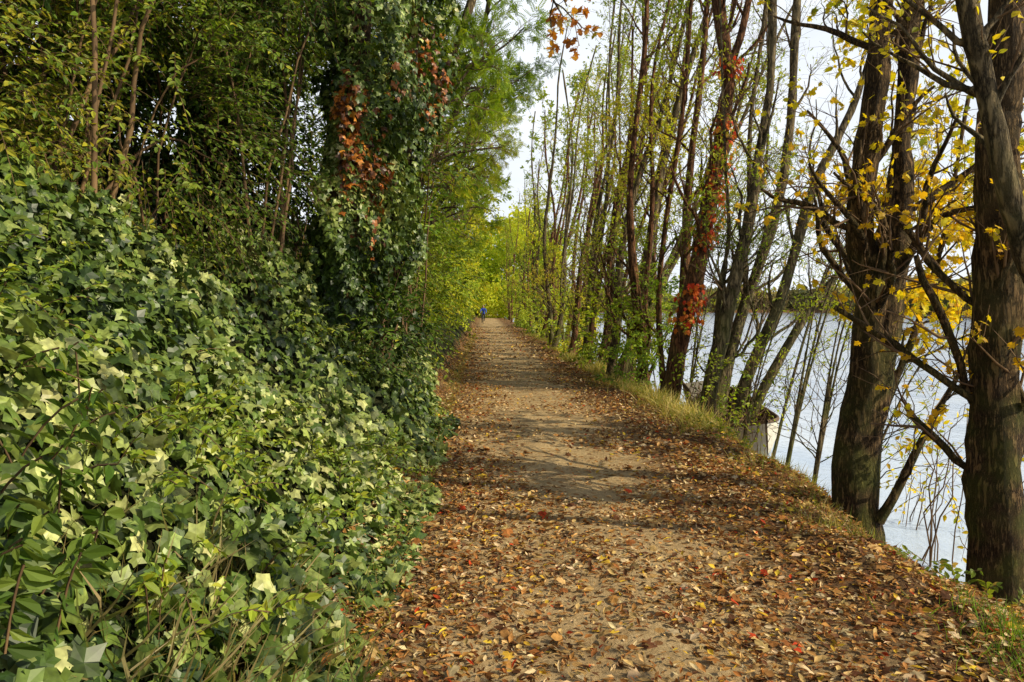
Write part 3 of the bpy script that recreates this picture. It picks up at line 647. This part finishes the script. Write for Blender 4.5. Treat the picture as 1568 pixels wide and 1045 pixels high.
add_obj('thwarts', raw_mesh('thwarts', V, F), M_WOOD, root)
rb = []
for i in range(2, nsx-2):
    q = gi[i] + A([0, 0, .012]); rb.append(tube_arr(spline([tuple(v) for v in q], 20)[None], np.full((1, 20), .014), 5))
V, F = join(rb); add_obj('ribs', raw_mesh('ribs', V, F, True), M_WOOD, root)
bs = np.stack([rng.uniform(-1.4, 1.2, 90), rng.uniform(-.35, .35, 90), rng.uniform(.15, .45, 90)], -1)
be = bs + rng.normal(0, 1, (90, 3))*A([.35, .25, .16]) + A([0, 0, .2]); tt = np.linspace(0, 1, 5)[None, :, None]
V, F = tube_arr(bs[:, None]*(1-tt)+be[:, None]*tt + rng.normal(0, .015, (90, 5, 3)), np.full((90, 5), .008), 4)
add_obj('driftwood_twigs', raw_mesh('twigs', V, F, True), M_TWIG, root)
root.location = (4.72, 14.0, -.86); root.rotation_euler = (math.radians(8), math.radians(10), math.radians(-86)); root.scale = (.85, 1.0, 1.1)

# ------------------------------------------------------------ cyclist
root = empty('cyclist')
M_BLUE = simple('blue_jacket', (.02, .08, .55), .7, 0, .15); M_PANT = simple('dark_trousers', (.02, .02, .028), .8)
M_SKIN = simple('skin', (.42, .24, .17), .5, 0, .05); M_HAIR = simple('hair_brown', (.05, .03, .02), .7); M_RUB = simple('rubber', (.02, .02, .02), .8); M_FR = simple('bike_frame', (.05, .05, .06), .35, .6)
J = {}; VV = []; EE = []; RR = []
def jn(name, co, r, par=None):
    J[name] = len(VV); VV.append(co); RR.append(r)
    if par is not None: EE.append((J[par], J[name]))
jn('pelvis', (0, .25, .98), .135); jn('waist', (0, .19, 1.12), .125, 'pelvis'); jn('chest', (0, .07, 1.33), .155, 'waist'); jn('neckb', (0, .0, 1.47), .09, 'chest'); jn('neck', (0, -.03, 1.54), .055, 'neckb')
for s, n_ in ((-1, 'L'), (1, 'R')):
    jn('sh'+n_, (s*.18, .02, 1.43), .068, 'neckb'); jn('el'+n_, (s*.27, -.14, 1.22), .048, 'sh'+n_); jn('wr'+n_, (s*.26, -.36, 1.10), .030, 'el'+n_); jn('pa'+n_, (s*.26, -.43, 1.085), .034, 'wr'+n_)
    up_ = s > 0
    jn('hip'+n_, (s*.10, .22, .93), .105, 'pelvis'); jn('kn'+n_, (s*.12, -.16, .82 if up_ else .60), .062, 'hip'+n_)
    jn('an'+n_, (s*.12, .06 if up_ else .04, .44 if up_ else .20), .040, 'kn'+n_); jn('he'+n_, (s*.12, .06 if up_ else .04, .39 if up_ else .15), .04, 'an'+n_); jn('to'+n_, (s*.12, -.12 if up_ else -.14, .36 if up_ else .12), .032, 'he'+n_)
me = bpy.data.meshes.new('body'); me.from_pydata(VV, EE, [])
ob = bpy.data.objects.new('body_tmp', me); scene.collection.objects.link(ob)
ob.modifiers.new('s', 'SKIN'); sv = me.skin_vertices[0].data
for i, r in enumerate(RR): sv[i].radius = (r, r)
sv[0].use_root = True
sub = ob.modifiers.new('ss', 'SUBSURF'); sub.levels = 2; sub.render_levels = 2
bpy.context.view_layer.update()
me2 = bpy.data.meshes.new_from_object(ob.evaluated_get(bpy.context.evaluated_depsgraph_get()))
bpy.data.objects.remove(ob)
for mm in (M_BLUE, M_PANT, M_SKIN, M_RUB): me2.materials.append(mm)
for f in me2.polygons:
    c = f.center; f.use_smooth = True
    if c.z > 1.505: f.material_index = 2
    elif c.y < -.385 and c.z > .95: f.material_index = 2
    elif c.z > .99: f.material_index = 0
    elif (c.x > 0 and c.z < .41) or (c.x < 0 and c.z < .17): f.material_index = 3
    else: f.material_index = 1
o = bpy.data.objects.new('body', me2); scene.collection.objects.link(o); o.parent = root
import bmesh
def sph(name, loc, sc, mat, seg=20):
    bm = bmesh.new(); bmesh.ops.create_uvsphere(bm, u_segments=seg, v_segments=seg//2+2, radius=1)
    for v in bm.verts:
        c = v.co
        if name == 'head': c.x *= 1 - .18*max(0, -c.z); c.y += -.12*max(0, -c.z)
        v.co = (c.x*sc[0]+loc[0], c.y*sc[1]+loc[1], c.z*sc[2]+loc[2])
    me = bpy.data.meshes.new(name); bm.to_mesh(me); bm.free()
    me.polygons.foreach_set('use_smooth', np.full(len(me.polygons), True)); return add_obj(name, me, mat, root)
hc = (0, -.06, 1.665)
sph('head', hc, (.075, .095, .115), M_SKIN); sph('hair', (0, -.035, 1.70), (.083, .098, .095), M_HAIR)
sph('nose', (0, -.162, 1.655), (.012, .018, .022), M_SKIN, 10); sph('mouth', (0, -.150, 1.612), (.024, .010, .007), simple('lips', (.3, .1, .09)), 10)
for s in (-1, 1):
    sph('eye', (s*.030, -.143, 1.672), (.011, .008, .007), M_RUB, 10); sph('ear', (s*.078, -.05, 1.66), (.010, .022, .032), M_SKIN, 10)
    for f_ in range(4):
        x0 = s*(.235 + .019*f_); P_ = spline([(x0, -.43, 1.10), (x0, -.475, 1.105), (x0, -.492, 1.08), (x0, -.475, 1.058)], 9)
        V, F = tube_arr(P_[None], np.linspace(.0095, .007, 9)[None], 8); add_obj('finger', raw_mesh('finger', V, F, True), M_SKIN, root)
    P_ = spline([(s*.232, -.41, 1.085), (s*.214, -.44, 1.07), (s*.222, -.462, 1.06)], 7); V, F = tube_arr(P_[None], np.linspace(.011, .008, 7)[None], 8); add_obj('thumb', raw_mesh('thumb', V, F, True), M_SKIN, root)
def ring(c, R, r, nm, mat):
    a = np.linspace(0, 2*np.pi, 49); P_ = np.stack([np.full(49, c[0]), c[1]+R*np.cos(a), c[2]+R*np.sin(a)], -1)
    V, F = tube_arr(P_[None], np.full((1, 49), r), 8); add_obj(nm, raw_mesh(nm, V, F, True), mat, root)
fw = (0, -.62, .34); rw = (0, .43, .34)
for w_, nm in ((fw, 'front_wheel'), (rw, 'rear_wheel')):
    ring(w_, .325, .018, nm, M_RUB); ring(w_, .30, .008, nm+'_rim', M_FR)
    sp = [tube_arr(A([[w_, (0, w_[1]+.3*math.cos(a), w_[2]+.3*math.sin(a))]]), np.full((1, 2), .0015), 3) for a in np.linspace(0, 6.28, 25)[:-1]]
    V, F = join(sp); add_obj(nm+'_spokes', raw_mesh('spokes', V, F), M_FR, root)
bb = (0, .0, .29); hd = (0, -.45, .90); hd2 = (0, -.47, .78); seat = (0, .17, .86)
segs = [(bb, seat, .016), (seat, hd, .016), (bb, hd2, .018), (hd, hd2, .02), (hd2, (.05, -.56, .55), .013), ((.05, -.56, .55), (.05, -.62, .34), .011), (hd2, (-.05, -.56, .55), .013), ((-.05, -.56, .55), (-.05, -.62, .34), .011),
        (bb, (.05, .43, .34), .010), (bb, (-.05, .43, .34), .010), (seat, (.05, .43, .34), .008), (seat, (-.05, .43, .34), .008), (hd, (0, -.46, 1.05), .014), ((0, -.46, 1.05), (-.30, -.46, 1.08), .012), ((0, -.46, 1.05), (.30, -.46, 1.08), .012),
        (bb, (.1, -.02, .36), .010), (bb, (-.1, -.02, .16), .010), (( .07, -.02, .335), (.17, -.02, .335), .012), ((-.07, -.02, .095), (-.17, -.02, .095), .012)]
V, F = join([tube_arr(A([[a, b]], dtype=float), np.full((1, 2), r), 8) for a, b, r in segs]); add_obj('bicycle_frame', raw_mesh('frame', V, F, True), M_FR, root)
sph('saddle', (0, .20, .885), (.075, .14, .03), M_RUB)
root.location = (0.0, 70, float(hgt(.1, 70)))

# ------------------------------------------------------------ light
el = math.radians(35); az = math.radians(108)   # clockwise from +Y
sd = Vector((math.sin(az)*math.cos(el), math.cos(az)*math.cos(el), math.sin(el)))
ld = bpy.data.lights.new('sun', 'SUN'); ld.energy = 5.0; ld.angle = math.radians(.5); ld.color = (1, .88, .64)
lo = bpy.data.objects.new('sun', ld); scene.collection.objects.link(lo); lo.rotation_euler = (-sd).to_track_quat('-Z', 'Y').to_euler()
w = bpy.data.worlds.new('World'); scene.world = w; w.use_nodes = True; nt = w.node_tree; nt.nodes.clear()
sky = nt.nodes.new('ShaderNodeTexSky'); sky.sky_type = 'NISHITA'; sky.sun_disc = False; sky.sun_elevation = el; sky.sun_rotation = az; sky.dust_density = 2.0
tc = nt.nodes.new('ShaderNodeTexCoord'); mp = nt.nodes.new('ShaderNodeMapping'); mp.inputs['Scale'].default_value = (1, 1, 2.5); nt.links.new(tc.outputs['Generated'], mp.inputs[0])
no = N(nt, 'ShaderNodeTexNoise', Scale=2.5, Detail=7.0, Roughness=.6); nt.links.new(mp.outputs[0], no.inputs['Vector'])
sz = nt.nodes.new('ShaderNodeSeparateXYZ'); nt.links.new(tc.outputs['Generated'], sz.inputs[0])
lowm = ramp(nt, sz.outputs[2], [(.40, 1.0), (.70, .10)])
cf = math_n(nt, 'MULTIPLY', ramp(nt, no.outputs[0], [(.35, .8), (.6, 1.0)]), lowm)
c = mixc(nt, cf, sky.outputs[0], (9.3, 9.8, 10.4))
bg = N(nt, 'ShaderNodeBackground', Strength=.11); nt.links.new(c, bg.inputs[0])
wo = nt.nodes.new('ShaderNodeOutputWorld'); nt.links.new(bg.outputs[0], wo.inputs[0])

cam = bpy.data.cameras.new('camera'); co = bpy.data.objects.new('camera', cam); scene.collection.objects.link(co)
co.location = (0, 0, 1.65); co.rotation_euler = (math.radians(90), 0, 0)
cam.lens = 26; cam.sensor_width = 36; cam.shift_x = .028; cam.shift_y = -.0335; cam.clip_end = 6000; cam.clip_start = .05
scene.camera = co
